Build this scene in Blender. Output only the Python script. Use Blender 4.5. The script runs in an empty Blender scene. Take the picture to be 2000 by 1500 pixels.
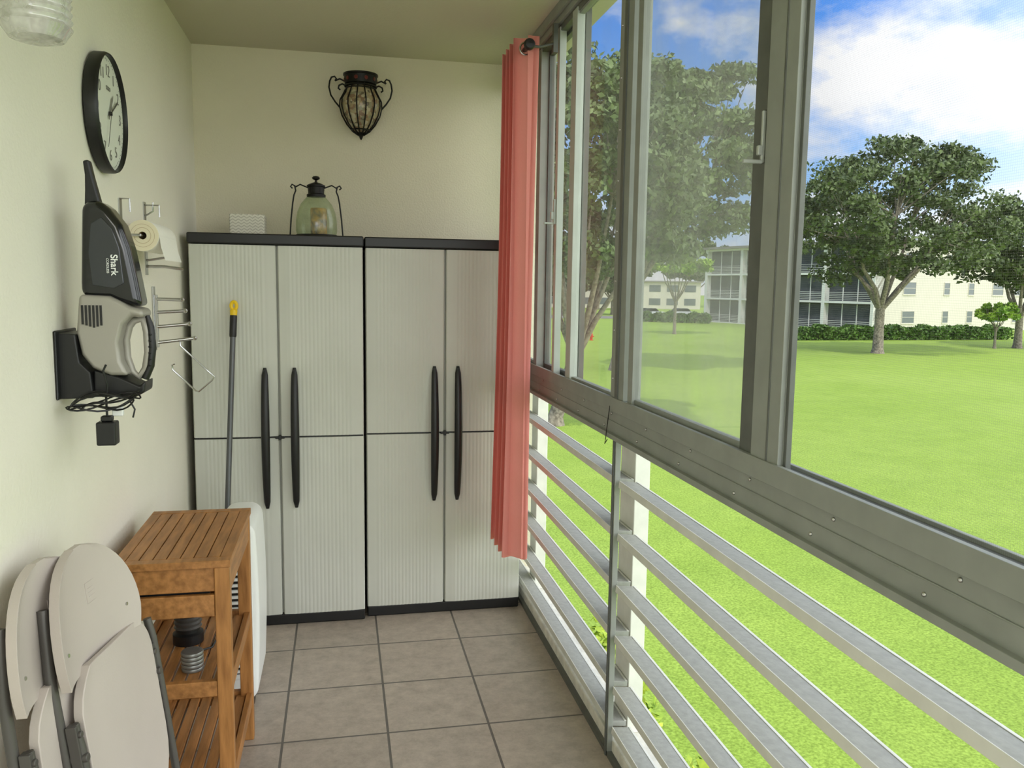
import bpy, bmesh, math, random
import numpy as np
from mathutils import Matrix, Vector
random.seed(5)
SC=bpy.context.scene
COL=SC.collection
pi=math.pi
# ------------------------------------------------------------ materials
def lin(c):
    return tuple(((x/255)/12.92 if x/255<=.04045 else ((x/255+.055)/1.055)**2.4) for x in c)+(1,)
def mat(name,rgb,rough=.5,metal=0,var=0,vscale=8,bump=0,bscale=60,rgb2=None,spec=.5,coat=0,trans=0,alpha=1,stretch=None):
    m=bpy.data.materials.new(name);m.use_nodes=True
    nt=m.node_tree;N=nt.nodes;Lk=nt.links
    b=N['Principled BSDF']
    b.inputs['Base Color'].default_value=lin(rgb)
    b.inputs['Roughness'].default_value=rough
    b.inputs['Metallic'].default_value=metal
    b.inputs['Specular IOR Level'].default_value=spec
    b.inputs['Coat Weight'].default_value=coat
    b.inputs['Transmission Weight'].default_value=trans
    b.inputs['Alpha'].default_value=alpha
    tc=N.new('ShaderNodeTexCoord');vec=tc.outputs['Object']
    if stretch:
        mp=N.new('ShaderNodeMapping');mp.inputs['Scale'].default_value=stretch
        Lk.new(vec,mp.inputs['Vector']);vec=mp.outputs['Vector']
    if var or rgb2:
        n=N.new('ShaderNodeTexNoise');n.inputs['Scale'].default_value=vscale;n.inputs['Detail'].default_value=6
        Lk.new(vec,n.inputs['Vector'])
        r=N.new('ShaderNodeValToRGB');r.color_ramp.elements[0].position=.35;r.color_ramp.elements[1].position=.65
        a=lin(rgb)
        if rgb2: c2=lin(rgb2)
        else: c2=tuple(x*(1-var) for x in a[:3])+(1,)
        r.color_ramp.elements[0].color=c2;r.color_ramp.elements[1].color=a
        Lk.new(n.outputs['Fac'],r.inputs['Fac']);Lk.new(r.outputs['Color'],b.inputs['Base Color'])
    if bump:
        n=N.new('ShaderNodeTexNoise');n.inputs['Scale'].default_value=bscale;n.inputs['Detail'].default_value=5
        Lk.new(vec,n.inputs['Vector'])
        bp=N.new('ShaderNodeBump');bp.inputs['Strength'].default_value=bump;bp.inputs['Distance'].default_value=.01
        Lk.new(n.outputs['Fac'],bp.inputs['Height']);Lk.new(bp.outputs['Normal'],b.inputs['Normal'])
    return m
def glassmat(name,haze=.06,tint=(1,1,1,1),gloss=.06,hcol=(.8,.85,.85,1),rough=.02):
    m=bpy.data.materials.new(name);m.use_nodes=True;nt=m.node_tree;N=nt.nodes;Lk=nt.links
    N.remove(N['Principled BSDF']);out=N['Material Output']
    t=N.new('ShaderNodeBsdfTransparent');t.inputs[0].default_value=tint
    g=N.new('ShaderNodeBsdfGlossy');g.inputs['Roughness'].default_value=rough
    d=N.new('ShaderNodeBsdfDiffuse');d.inputs[0].default_value=hcol
    m1=N.new('ShaderNodeMixShader');m1.inputs[0].default_value=gloss
    m2=N.new('ShaderNodeMixShader')
    n=N.new('ShaderNodeTexNoise');n.inputs['Scale'].default_value=5
    mm=N.new('ShaderNodeMath');mm.operation='MULTIPLY';mm.inputs[1].default_value=haze*2
    Lk.new(n.outputs['Fac'],mm.inputs[0]);Lk.new(mm.outputs[0],m2.inputs[0])
    Lk.new(t.outputs[0],m1.inputs[1]);Lk.new(g.outputs[0],m1.inputs[2])
    Lk.new(m1.outputs[0],m2.inputs[1]);Lk.new(d.outputs[0],m2.inputs[2]);Lk.new(m2.outputs[0],out.inputs['Surface'])
    return m
M_wall=mat('wall_paint',(238,234,220),.8,bump=.2,bscale=90,var=.05,vscale=2)
M_wallb=mat('wall_paint_stucco',(226,219,196),.85,bump=.25,bscale=120,var=.04,vscale=3)
M_ceil=mat('ceiling_paint',(204,198,178),.9,bump=.12,bscale=70)
M_alu=mat('grey_aluminium',(150,154,148),.5,.15,var=.12,vscale=12,bump=.05,bscale=40)
M_alud=mat('dark_grey_aluminium',(102,105,101),.5,.2,var=.2,vscale=14)
M_alul=mat('light_aluminium',(184,190,184),.45,.15,var=.1,vscale=10)
M_slat=mat('weathered_galvanised_slat',(164,165,160),.6,.05,var=.15,vscale=60,bump=.1,bscale=150)
M_white=mat('white_painted_metal',(238,237,230),.55,var=.1,vscale=15)
M_lip=mat('bright_slat_edge',(226,226,220),.5,.05,var=.1,vscale=15)
M_curb=mat('white_painted_curb',(240,237,226),.7,var=.2,vscale=22,bump=.1)
M_black=mat('black_plastic',(20,20,21),.4)
M_blackm=mat('black_wrought_iron',(20,18,17),.45,.4,bump=.1,bscale=200)
M_gloss=mat('glossy_black_plastic',(12,14,18),.14,coat=.4)
M_door=mat('light_grey_resin',(204,205,196),.5,var=.04,vscale=4)
M_wood=mat('oiled_teak_wood',(176,122,68),.45,rgb2=(138,92,46),vscale=6,stretch=(9,1.2,9),bump=.08,bscale=20)
M_woodz=mat('oiled_teak_wood_leg',(178,124,68),.45,rgb2=(142,94,46),vscale=6,stretch=(9,9,1.2),bump=.08,bscale=20)
M_beige=mat('beige_plastic',(190,180,173),.5,var=.05,vscale=5,bump=.05,bscale=250)
M_legg=mat('grey_powder_coated_steel',(84,81,78),.4,.3)
M_chrome=mat('chrome_wire',(190,190,190),.25,1)
M_silver=mat('silver_plastic',(158,154,145),.35,.15)
M_whitep=mat('white_plastic',(236,238,236),.35)
M_paper=mat('white_paper',(240,238,230),.85,bump=.1,bscale=120)
M_tan=mat('cream_paper_roll_end',(232,222,194),.8)
M_core=mat('cardboard_core',(176,150,108),.8)
M_yel=mat('yellow_plastic',(240,200,20),.4)
M_pole=mat('grey_painted_pole',(92,94,96),.35,.4)
M_dark=mat('dark_gap',(12,12,12),.7)
M_clockf=mat('cream_clock_face',(222,225,214),.6)
M_num=mat('grey_clock_print',(128,126,120),.6)
M_glass=glassmat('clear_window_glass',.07)
M_glassh=glassmat('dusty_window_glass',.19,hcol=(.76,.80,.80,1))
M_jar=glassmat('ribbed_jar_glass',.3,tint=(.92,.92,.9,1),gloss=.25,hcol=(.87,.86,.84,1),rough=.05)
M_lglass=glassmat('green_frosted_lantern_glass',.2,tint=(.84,.90,.76,1),gloss=.08,hcol=(.55,.62,.46,1),rough=.15)
M_amber=mat('amber_pillar_candle',(225,165,60),.6,rgb2=(50,30,15),vscale=30)
M_bark=mat('pale_tree_bark',(160,150,136),.9,rgb2=(105,96,86),vscale=9,bump=.5,bscale=20)
def leafmat(name,a,b,sc=1.2):
    m=mat(name,a,.55,rgb2=b,vscale=sc,spec=.3);return m
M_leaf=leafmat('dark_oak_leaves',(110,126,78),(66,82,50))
M_leafn=leafmat('pale_oak_leaves',(120,138,86),(72,90,52),2.5)  # slightly paler green with finer mottling, for the nearer oaks
M_leafl=leafmat('light_green_leaves',(165,195,75),(110,150,55))
M_hedge=leafmat('hedge_leaves',(104,142,56),(55,88,34),1.5)
M_hedgey=leafmat('shrub_leaves',(190,205,75),(120,150,50),6)
M_bldg=mat('cream_stucco_facade',(212,206,194),.85,var=.04,vscale=.3)
M_brail=mat('white_painted_balcony_trim',(232,231,226),.8)
M_roof=mat('grey_roof',(140,136,130),.9)
M_bscreen=mat('dark_screened_opening',(74,78,82),.6,rgb2=(52,56,60),vscale=.8)
M_bwin=mat('facade_window_glass',(105,112,116),.2)
M_red=mat('red_paint',(210,60,30),.4)
M_asph=mat('asphalt',(130,128,122),.9,var=.1)
M_car=mat('white_car_paint',(225,228,230),.25,coat=.5)
M_carg=mat('car_window_glass',(30,35,40),.1)
M_tyre=mat('black_rubber',(20,20,20),.8)
# curtain
def curtainmat():
    m=bpy.data.materials.new('coral_curtain_fabric');m.use_nodes=True;nt=m.node_tree;N=nt.nodes;Lk=nt.links
    N.remove(N['Principled BSDF']);out=N['Material Output']
    d=N.new('ShaderNodeBsdfDiffuse');t=N.new('ShaderNodeBsdfTranslucent')
    n=N.new('ShaderNodeTexNoise');n.inputs['Scale'].default_value=300
    r=N.new('ShaderNodeValToRGB');r.color_ramp.elements[0].color=lin((226,148,140));r.color_ramp.elements[1].color=lin((238,164,156))
    Lk.new(n.outputs['Fac'],r.inputs[0]);Lk.new(r.outputs[0],d.inputs[0]);Lk.new(r.outputs[0],t.inputs[0])
    mx=N.new('ShaderNodeMixShader');mx.inputs[0].default_value=.3
    Lk.new(d.outputs[0],mx.inputs[1]);Lk.new(t.outputs[0],mx.inputs[2]);Lk.new(mx.outputs[0],out.inputs['Surface']);return m
M_curt=curtainmat()
def math_(N,Lk,op,a,b=None,c=None):
    n=N.new('ShaderNodeMath');n.operation=op
    for i,x in enumerate((a,b,c)):
        if x is None: continue
        if isinstance(x,(int,float)): n.inputs[i].default_value=x
        else: Lk.new(x,n.inputs[i])
    return n.outputs[0]
def screenmat():
    m=bpy.data.materials.new('insect_screen_mesh');m.use_nodes=True;nt=m.node_tree;N=nt.nodes;Lk=nt.links
    N.remove(N['Principled BSDF']);out=N['Material Output']
    tc=N.new('ShaderNodeTexCoord');s=N.new('ShaderNodeSeparateXYZ');Lk.new(tc.outputs['Object'],s.inputs[0])
    P=.0036
    ls=[]
    for ax,k in ((1,1.0),(2,1.0)):
        f=math_(N,Lk,'FRACT',math_(N,Lk,'MULTIPLY',s.outputs[ax],1/P))
        ls.append(math_(N,Lk,'LESS_THAN',f,.2))
    mxx=math_(N,Lk,'MAXIMUM',ls[0],ls[1])
    mxx=math_(N,Lk,'MULTIPLY',mxx,.22)
    t=N.new('ShaderNodeBsdfTransparent');d=N.new('ShaderNodeBsdfDiffuse');d.inputs[0].default_value=(.4,.4,.4,1)
    mx=N.new('ShaderNodeMixShader');Lk.new(mxx,mx.inputs[0]);Lk.new(t.outputs[0],mx.inputs[1]);Lk.new(d.outputs[0],mx.inputs[2])
    Lk.new(mx.outputs[0],out.inputs['Surface']);return m
M_screen=screenmat()
def tilemat():
    m=mat('ceramic_floor_tile',(150,136,122),.40)
    nt=m.node_tree;N=nt.nodes;Lk=nt.links;b=N['Principled BSDF']
    tc=N.new('ShaderNodeTexCoord');mp=N.new('ShaderNodeMapping');mp.inputs['Location'].default_value=(-.148+.355*6,-3.11+.365*30,0)
    Lk.new(tc.outputs['Object'],mp.inputs[0])
    br=N.new('ShaderNodeTexBrick');br.offset=0;br.squash=1
    br.inputs['Scale'].default_value=1;br.inputs['Brick Width'].default_value=.355;br.inputs['Row Height'].default_value=.365
    br.inputs['Mortar Size'].default_value=.0045;br.inputs['Mortar Smooth'].default_value=.2;br.inputs['Bias'].default_value=0
    br.inputs['Color1'].default_value=(1,1,1,1);br.inputs['Color2'].default_value=(.92,.92,.92,1);br.inputs['Mortar'].default_value=(0,0,0,1)
    Lk.new(mp.outputs[0],br.inputs['Vector'])
    n=N.new('ShaderNodeTexNoise');n.inputs['Scale'].default_value=14;n.inputs['Detail'].default_value=12;n.inputs['Roughness'].default_value=.8
    Lk.new(tc.outputs['Object'],n.inputs[0])
    r=N.new('ShaderNodeValToRGB');r.color_ramp.elements[0].position=.30;r.color_ramp.elements[1].position=.70
    r.color_ramp.elements[0].color=lin((152,140,129));r.color_ramp.elements[1].color=lin((200,187,174))
    Lk.new(n.outputs[0],r.inputs[0])
    mu=N.new('ShaderNodeMix');mu.data_type='RGBA';mu.blend_type='MULTIPLY';mu.inputs[0].default_value=1
    Lk.new(r.outputs[0],mu.inputs[6]);Lk.new(br.outputs['Color'],mu.inputs[7])
    mx=N.new('ShaderNodeMix');mx.data_type='RGBA';Lk.new(br.outputs['Fac'],mx.inputs[0]);Lk.new(mu.outputs[2],mx.inputs[6])
    mx.inputs[7].default_value=lin((102,97,92));Lk.new(mx.outputs[2],b.inputs['Base Color'])
    bp=N.new('ShaderNodeBump');bp.inputs['Strength'].default_value=.5;bp.inputs['Distance'].default_value=.003;bp.invert=True
    Lk.new(br.outputs['Fac'],bp.inputs['Height']);Lk.new(bp.outputs[0],b.inputs['Normal'])
    return m
M_tile=tilemat()
def grassmat():
    m=mat('lawn_grass',(140,190,70),.8,spec=.2)
    nt=m.node_tree;N=nt.nodes;Lk=nt.links;b=N['Principled BSDF']
    tc=N.new('ShaderNodeTexCoord')
    def noise(s,det,lo,hi,c0,c1):
        n=N.new('ShaderNodeTexNoise');n.inputs['Scale'].default_value=s;n.inputs['Detail'].default_value=det;n.inputs['Roughness'].default_value=.7
        Lk.new(tc.outputs['Object'],n.inputs[0]);r=N.new('ShaderNodeValToRGB')
        r.color_ramp.elements[0].position=lo;r.color_ramp.elements[1].position=hi
        r.color_ramp.elements[0].color=c0;r.color_ramp.elements[1].color=c1
        Lk.new(n.outputs[0],r.inputs[0]);return n,r
    n1,r1=noise(.12,4,.3,.75,lin((146,174,68)),lin((162,186,86)))
    n2,r2=noise(28,12,.38,.62,(.58,.61,.50,1),(1.14,1.14,1.18,1))
    n3,r3=noise(1.3,6,.35,.65,(.88,.91,.88,1),(1.03,1.03,1.03,1))
    mu=N.new('ShaderNodeMix');mu.data_type='RGBA';mu.blend_type='MULTIPLY';mu.inputs[0].default_value=1
    Lk.new(r1.outputs[0],mu.inputs[6]);Lk.new(r2.outputs[0],mu.inputs[7])
    m2=N.new('ShaderNodeMix');m2.data_type='RGBA';m2.blend_type='MULTIPLY';m2.inputs[0].default_value=1
    Lk.new(mu.outputs[2],m2.inputs[6]);Lk.new(r3.outputs[0],m2.inputs[7]);Lk.new(m2.outputs[2],b.inputs['Base Color'])
    bp=N.new('ShaderNodeBump');bp.inputs['Strength'].default_value=.4;bp.inputs['Distance'].default_value=.03
    Lk.new(n2.outputs[0],bp.inputs['Height']);Lk.new(bp.outputs[0],b.inputs['Normal'])
    return m
M_grass=grassmat()
def mosaicmat():
    m=mat('mosaic_glass_liner',(180,150,110),.25)
    nt=m.node_tree;N=nt.nodes;Lk=nt.links;b=N['Principled BSDF']
    v=N.new('ShaderNodeTexVoronoi');v.inputs['Scale'].default_value=70
    tc=N.new('ShaderNodeTexCoord');Lk.new(tc.outputs['Object'],v.inputs['Vector'])
    sp=N.new('ShaderNodeSeparateColor');Lk.new(v.outputs['Color'],sp.inputs[0])
    r=N.new('ShaderNodeValToRGB');r.color_ramp.interpolation='CONSTANT'
    cs=[(112,104,86),(168,154,122),(138,112,90),(188,178,150),(146,142,116),(160,140,106)]
    e=r.color_ramp.elements
    e[0].color=lin(cs[0]);e[1].position=.9;e[1].color=lin(cs[1])
    for i,c in enumerate(cs[1:]): 
        x=e.new((i+1)/6.3);x.color=lin(c)
    Lk.new(sp.outputs[0],r.inputs[0]);Lk.new(r.outputs[0],b.inputs['Base Color']);return m
M_mosaic=mosaicmat()
def chevmat():
    m=mat('white_chevron_paper',(235,232,222),.7)
    nt=m.node_tree;N=nt.nodes;Lk=nt.links;b=N['Principled BSDF']
    tc=N.new('ShaderNodeTexCoord');s=N.new('ShaderNodeSeparateXYZ');Lk.new(tc.outputs['Object'],s.inputs[0])
    zig=math_(N,Lk,'PINGPONG',math_(N,Lk,'ADD',s.outputs[0],s.outputs[1]),.012)
    f=math_(N,Lk,'FRACT',math_(N,Lk,'MULTIPLY',math_(N,Lk,'ADD',s.outputs[2],math_(N,Lk,'MULTIPLY',zig,.7)),75))
    g=math_(N,Lk,'LESS_THAN',f,.3)
    mx=N.new('ShaderNodeMix');mx.data_type='RGBA';Lk.new(g,mx.inputs[0]);mx.inputs[6].default_value=lin((226,222,210));mx.inputs[7].default_value=lin((190,185,172))
    Lk.new(mx.outputs[2],b.inputs['Base Color']);return m
M_chev=chevmat()
# ------------------------------------------------------------ geometry accumulator
class G:
    def __init__(s): s.v=[];s.f=[];s.m=[]
    def add(s,vs,fs,mi=0):
        o=len(s.v);s.v+= [tuple(x) for x in vs];s.f+=[tuple(i+o for i in f) for f in fs];s.m+=[mi]*len(fs);return s
    def box(s,x0,x1,y0,y1,z0,z1,mi=0):
        return s.add([(x0,y0,z0),(x1,y0,z0),(x1,y1,z0),(x0,y1,z0),(x0,y0,z1),(x1,y0,z1),(x1,y1,z1),(x0,y1,z1)],
          [(0,3,2,1),(4,5,6,7),(0,1,5,4),(1,2,6,5),(2,3,7,6),(3,0,4,7)],mi)
    def obox(s,M,x0,x1,y0,y1,z0,z1,mi=0):
        t=G().box(x0,x1,y0,y1,z0,z1);return s.add([M@Vector(p) for p in t.v],t.f,mi)
    def tube(s,pts,r,n=8,closed=False,mi=0,cap=True):
        P=[Vector(p) for p in pts];k=len(P)
        rs=r if isinstance(r,(list,tuple)) else [r]*k
        T=[]
        for i in range(k):
            if closed: t=P[(i+1)%k]-P[i-1]
            else: t=P[min(i+1,k-1)]-P[max(i-1,0)]
            T.append(t.normalized() if t.length>1e-9 else Vector((0,0,1)))
        up=Vector((0,0,1)) if abs(T[0].z)<.9 else Vector((1,0,0))
        a=T[0].cross(up).normalized();vs=[]
        for i in range(k):
            a=(a-T[i]*a.dot(T[i])).normalized();b=T[i].cross(a)
            for j in range(n):
                an=2*pi*j/n;vs.append(P[i]+(a*math.cos(an)+b*math.sin(an))*rs[i])
        fs=[]
        for i in range(k if closed else k-1):
            for j in range(n):
                i2=(i+1)%k
                fs.append((i*n+j,i*n+(j+1)%n,i2*n+(j+1)%n,i2*n+j))
        if cap and not closed: fs.append(tuple(range(n))[::-1]);fs.append(tuple((k-1)*n+j for j in range(n)))
        return s.add(vs,fs,mi)
    def lathe(s,prof,M=None,n=32,mi=0,closed=False,mis=None):
        M=M or Matrix();vs=[];fs=[];ms=[]
        for r,z in prof:
            for j in range(n):
                a=2*pi*j/n;vs.append(M@Vector((r*math.cos(a),r*math.sin(a),z)))
        k=len(prof);o=len(s.v)
        for i in range(k if closed else k-1):
            for j in range(n):
                i2=(i+1)%k
                fs.append((i*n+j,i*n+(j+1)%n,i2*n+(j+1)%n,i2*n+j));ms.append(mis[i] if mis else mi)
        s.v+=[tuple(x) for x in vs];s.f+=[tuple(i+o for i in f) for f in fs];s.m+=ms;return s
    def prism(s,poly,fn,t0,t1,mi=0):
        n=len(poly);vs=[fn(a,b,t0) for a,b in poly]+[fn(a,b,t1) for a,b in poly]
        fs=[tuple(range(n))[::-1],tuple(range(n,2*n))]+[(i,(i+1)%n,n+(i+1)%n,n+i) for i in range(n)]
        return s.add(vs,fs,mi)
def T(x,y,z): return Matrix.Translation((x,y,z))
BASE={}
def link(o): COL.objects.link(o);return o
def build(g,name,mats,parent=None,base=(0,0,0),bevel=0,seg=2,smooth=40,sub=0):
    if parent is not None: base=BASE[parent]
    me=bpy.data.meshes.new(name)
    bv=Vector(base)
    me.from_pydata([tuple(Vector(p)-bv) for p in g.v],[],g.f)
    if not isinstance(mats,(list,tuple)): mats=[mats]
    for m in mats: me.materials.append(m)
    me.polygons.foreach_set('material_index',g.m)
    bm=bmesh.new();bm.from_mesh(me);bmesh.ops.recalc_face_normals(bm,faces=bm.faces);bm.to_mesh(me);bm.free()
    if smooth:
        me.polygons.foreach_set('use_smooth',[True]*len(me.polygons))
        me.set_sharp_from_angle(angle=math.radians(smooth))
    o=bpy.data.objects.new(name,me);link(o)
    if parent is not None: o.parent=parent
    else: o.location=base
    BASE[o]=tuple(base)
    if bevel:
        b=o.modifiers.new('bevel','BEVEL');b.width=bevel;b.segments=seg;b.limit_method='ANGLE';b.angle_limit=math.radians(35)
        b.harden_normals=bool(smooth)
    if sub:
        b=o.modifiers.new('sub','SUBSURF');b.levels=sub;b.render_levels=sub
    return o
def thing(name,base,label,cat,group=None):
    o=bpy.data.objects.new(name,None);o.empty_display_size=.05;link(o);o.location=base;BASE[o]=tuple(base)
    o['label']=label;o['category']=cat
    if group:o['group']=group
    return o
def tag(o,label,cat,group=None,kind=None):
    o['label']=label;o['category']=cat
    if group:o['group']=group
    if kind:o['kind']=kind
    return o
def struct(o,label=None,cat=None):
    o['kind']='structure'
    if label:o['label']=label
    if cat:o['category']=cat
    return o
def textg(g,body,size,M,mi=0,ext=.0006,bold=0):
    cu=bpy.data.curves.new('t','FONT');cu.body=body;cu.size=size;cu.align_x='CENTER';cu.align_y='CENTER';cu.extrude=ext;cu.offset=bold
    ob=bpy.data.objects.new('t',cu);link(ob)
    dg=bpy.context.evaluated_depsgraph_get();me=bpy.data.meshes.new_from_object(ob.evaluated_get(dg))
    g.add([M@v.co for v in me.vertices],[tuple(p.vertices) for p in me.polygons],mi)
    bpy.data.objects.remove(ob);bpy.data.curves.remove(cu);bpy.data.meshes.remove(me)
# ------------------------------------------------------------ room
XL=-.662;XR=.855;YB=4.2;ZC=2.64;Y0=-2.2
g=G().box(XL-.15,XL,Y0,YB+.15,-.2,ZC+.15);struct(build(g,'wall_left',M_wall),'cream painted stucco balcony wall','wall')
g=G().box(XL,1.05,YB,YB+.15,-.2,ZC+.15);struct(build(g,'wall_back',M_wallb),'cream textured end wall of the balcony','wall')
g=G().box(XL,1.05,Y0,YB,ZC,ZC+.15);struct(build(g,'ceiling',M_ceil),'cream painted balcony ceiling','ceiling')
g=G().box(XL,1.0,Y0,YB,-.2,0);struct(build(g,'floor',M_tile),'taupe square ceramic tile floor','floor')
g=G().box(.87,.99,Y0,YB,0,.055);struct(build(g,'trim_1',M_curb,bevel=.004),'white painted curb along the floor edge','trim')
g=G().box(.853,.87,Y0,YB,0,.018);struct(build(g,'trim_2',M_alud),'thin dark metal floor track','trim')
g=G()
g.box(.858,.925,Y0,YB,1.075,1.17)
g.box(.850,.862,Y0,YB,1.155,1.20,0)
g.box(.862,.93,Y0,YB,1.165,1.178,1)
g.box(.925,.935,Y0,YB,1.17,1.185,0)
g.box(.846,.860,Y0,YB,1.066,1.082,0)
g.box(.8555,.858,Y0,YB,1.119,1.122,0)
y=-1.5
while y<3.9:
    for z,dy in ((1.145,0),(1.097,.07)):
        g.lathe([(.0045,0),(.0045,.002),(.0025,.004),(0.0001,.0045)],T(.858,y+dy,z)@Matrix.Rotation(-pi/2,4,'Y'),8,mi=2)
    y+=.31
struct(build(g,'trim_3',[M_alu,M_alud,M_chrome],bevel=.002),'grey aluminium window sill rail with screws','trim')
g=G().box(.85,.925,Y0,YB,2.575,2.64).box(.835,.85,Y0,YB,2.60,2.64).box(.862,.9,Y0,YB,2.55,2.575,1)
struct(build(g,'trim_4',[M_alu,M_alud],bevel=.002),'grey aluminium window head rail','trim')
def sash(g,y0,y1,x0,x1,z0,z1,w,mi=0,wb=None):
    wb=wb or w
    g.box(x0,x1,y0,y0+w,z0,z1,mi).box(x0,x1,y1-w,y1,z0,z1,mi).box(x0,x1,y0+w,y1-w,z0,z0+wb,mi).box(x0,x1,y0+w,y1-w,z1-w,z1,mi)
Z0,Z1=1.178,2.565
g=G();g.box(.855,.888,2.42,2.54,1.20,2.575)
g.box(.850,.857,2.465,2.49,1.20,2.575,1)
for i in range(9): g.lathe([(.004,0),(.003,.003),(.0001,.004)],T(.855,2.52,1.26+i*.155)@Matrix.Rotation(-pi/2,4,'Y'),8,mi=2)
sash(g,2.545,3.10,.866,.888,Z0,Z1,.025,0,.03)
g.box(.858,.888,3.045,3.11,Z0,Z1,3)
sash(g,3.05,3.62,.893,.915,Z0,Z1,.03,1,.03)
g.box(.858,.885,3.29,3.325,Z0,Z1,3)
g.box(.858,.925,3.60,3.66,Z0,Z1,0)
sash(g,3.66,4.19,.87,.89,Z0,Z1,.035,0)
w1=struct(build(g,'window_1',[M_alu,M_alud,M_chrome,M_alul],bevel=.0015),'grey aluminium sliding window','window')
struct(build(G().box(.876,.878,2.57,3.05,Z0+.03,Z1-.03),'glass_pane',M_glass,w1))
struct(build(G().box(.903,.905,3.08,3.60,Z0+.03,Z1-.03),'glass_pane',M_glass,w1))
struct(build(G().box(.879,.881,3.69,4.16,Z0+.03,Z1-.03),'glass_pane',M_glass,w1))
g=G().box(.848,.860,3.30,3.315,1.80,1.90).box(.81,.85,3.302,3.312,1.80,1.808).box(.838,.848,3.30,3.315,1.82,1.85)
struct(build(g,'window_latch',M_alul,w1,bevel=.002))
g=G();g.box(.855,.866,1.488,1.60,1.19,2.575).box(.866,.880,1.488,1.498,1.178,2.575,3).box(.866,.880,1.56,1.60,1.178,2.575,0)  # camera-facing side in paler aluminium: its brighter light is put into the colour
g.box(.853,.857,1.53,1.536,1.20,2.575,1)
sash(g,1.60,2.385,.868,.888,Z0,Z1,.03,0,.035)
g.box(.862,.888,1.60,1.665,Z0,Z1,1)
g.box(.858,.868,2.35,2.39,Z0,Z1,0)
w2=struct(build(g,'window_2',[M_alu,M_alud,M_chrome,M_alul],bevel=.0015),'grey aluminium sliding window with dusty pane','window')
struct(build(G().box(.879,.881,1.64,2.36,Z0+.03,Z1-.03),'glass_pane',M_glassh,w2))
g=G().box(.854,.862,1.612,1.620,1.81,1.915).box(.815,.858,1.612,1.620,1.808,1.816).box(.846,.856,1.611,1.621,1.825,1.845)
struct(build(g,'window_latch',M_alul,w2,bevel=.002))
g=G();sash(g,-.35,1.488,.866,.878,Z0,Z1,.012,1)
g.box(.855,.88,-.45,-.35,1.19,2.575)
sash(g,-2.15,-.45,.866,.878,Z0,Z1,.022,1)
w3=struct(build(g,'window_3',[M_alu,M_alud],bevel=.0015),'framed insect screen opening','window')
struct(build(G().add([(.873,-.34,Z0),(.873,1.48,Z0),(.873,1.48,Z1),(.873,-.34,Z1)],[(0,1,2,3)]),'insect_screen',M_screen,w3))
struct(build(G().add([(.873,-2.13,Z0),(.873,-.47,Z0),(.873,-.47,Z1),(.873,-2.13,Z1)],[(0,1,2,3)]),'insect_screen',M_screen,w3))
# ------------------------------------------------------------ railing
rail=thing('balcony_railing',(.9,1,0),'grey horizontal slat railing with white posts below the windows','railing')
for (a,b) in ((Y0,2.46),(2.50,YB-.01)):
    for z in (.925,.752,.58,.41,.235,.095):
        M=T(.897,0,z)@Matrix.Rotation(math.radians(6),4,'Y')
        g=G();g.obox(M,-.030,.032,a,b,-.009,.009,0);g.obox(M,.024,.032,a,b,.009,.0105,1);g.obox(M,-.033,-.030,a,b,-.013,.010,1)
        build(g,'slat',[M_slat,M_lip],rail,bevel=.0015)
for y,wd in ((-1.2,.08),(2.50,.14),(3.86,.12)):
    build(G().box(.933,.985,y,y+wd,.055,1.07),'post',M_white,rail,bevel=.003)
build(G().box(.853,.872,2.468,2.492,.0,1.07).box(.848,.853,2.474,2.486,0,1.07,1),'mullion',[M_alu,M_alud],rail,bevel=.002)
g=G();pts=[(.8502,2.53,1.17),(.848,2.53,1.15),(.844,2.535,1.10),(.842,2.54,1.06),(.838,2.535,1.045),(.845,2.53,1.06)]
hk=build(g.tube(pts,.0015,6),'wire_hook',M_blackm,base=pts[0]);tag(hk,'thin bent black wire hook on the sill rail','hook')
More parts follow.
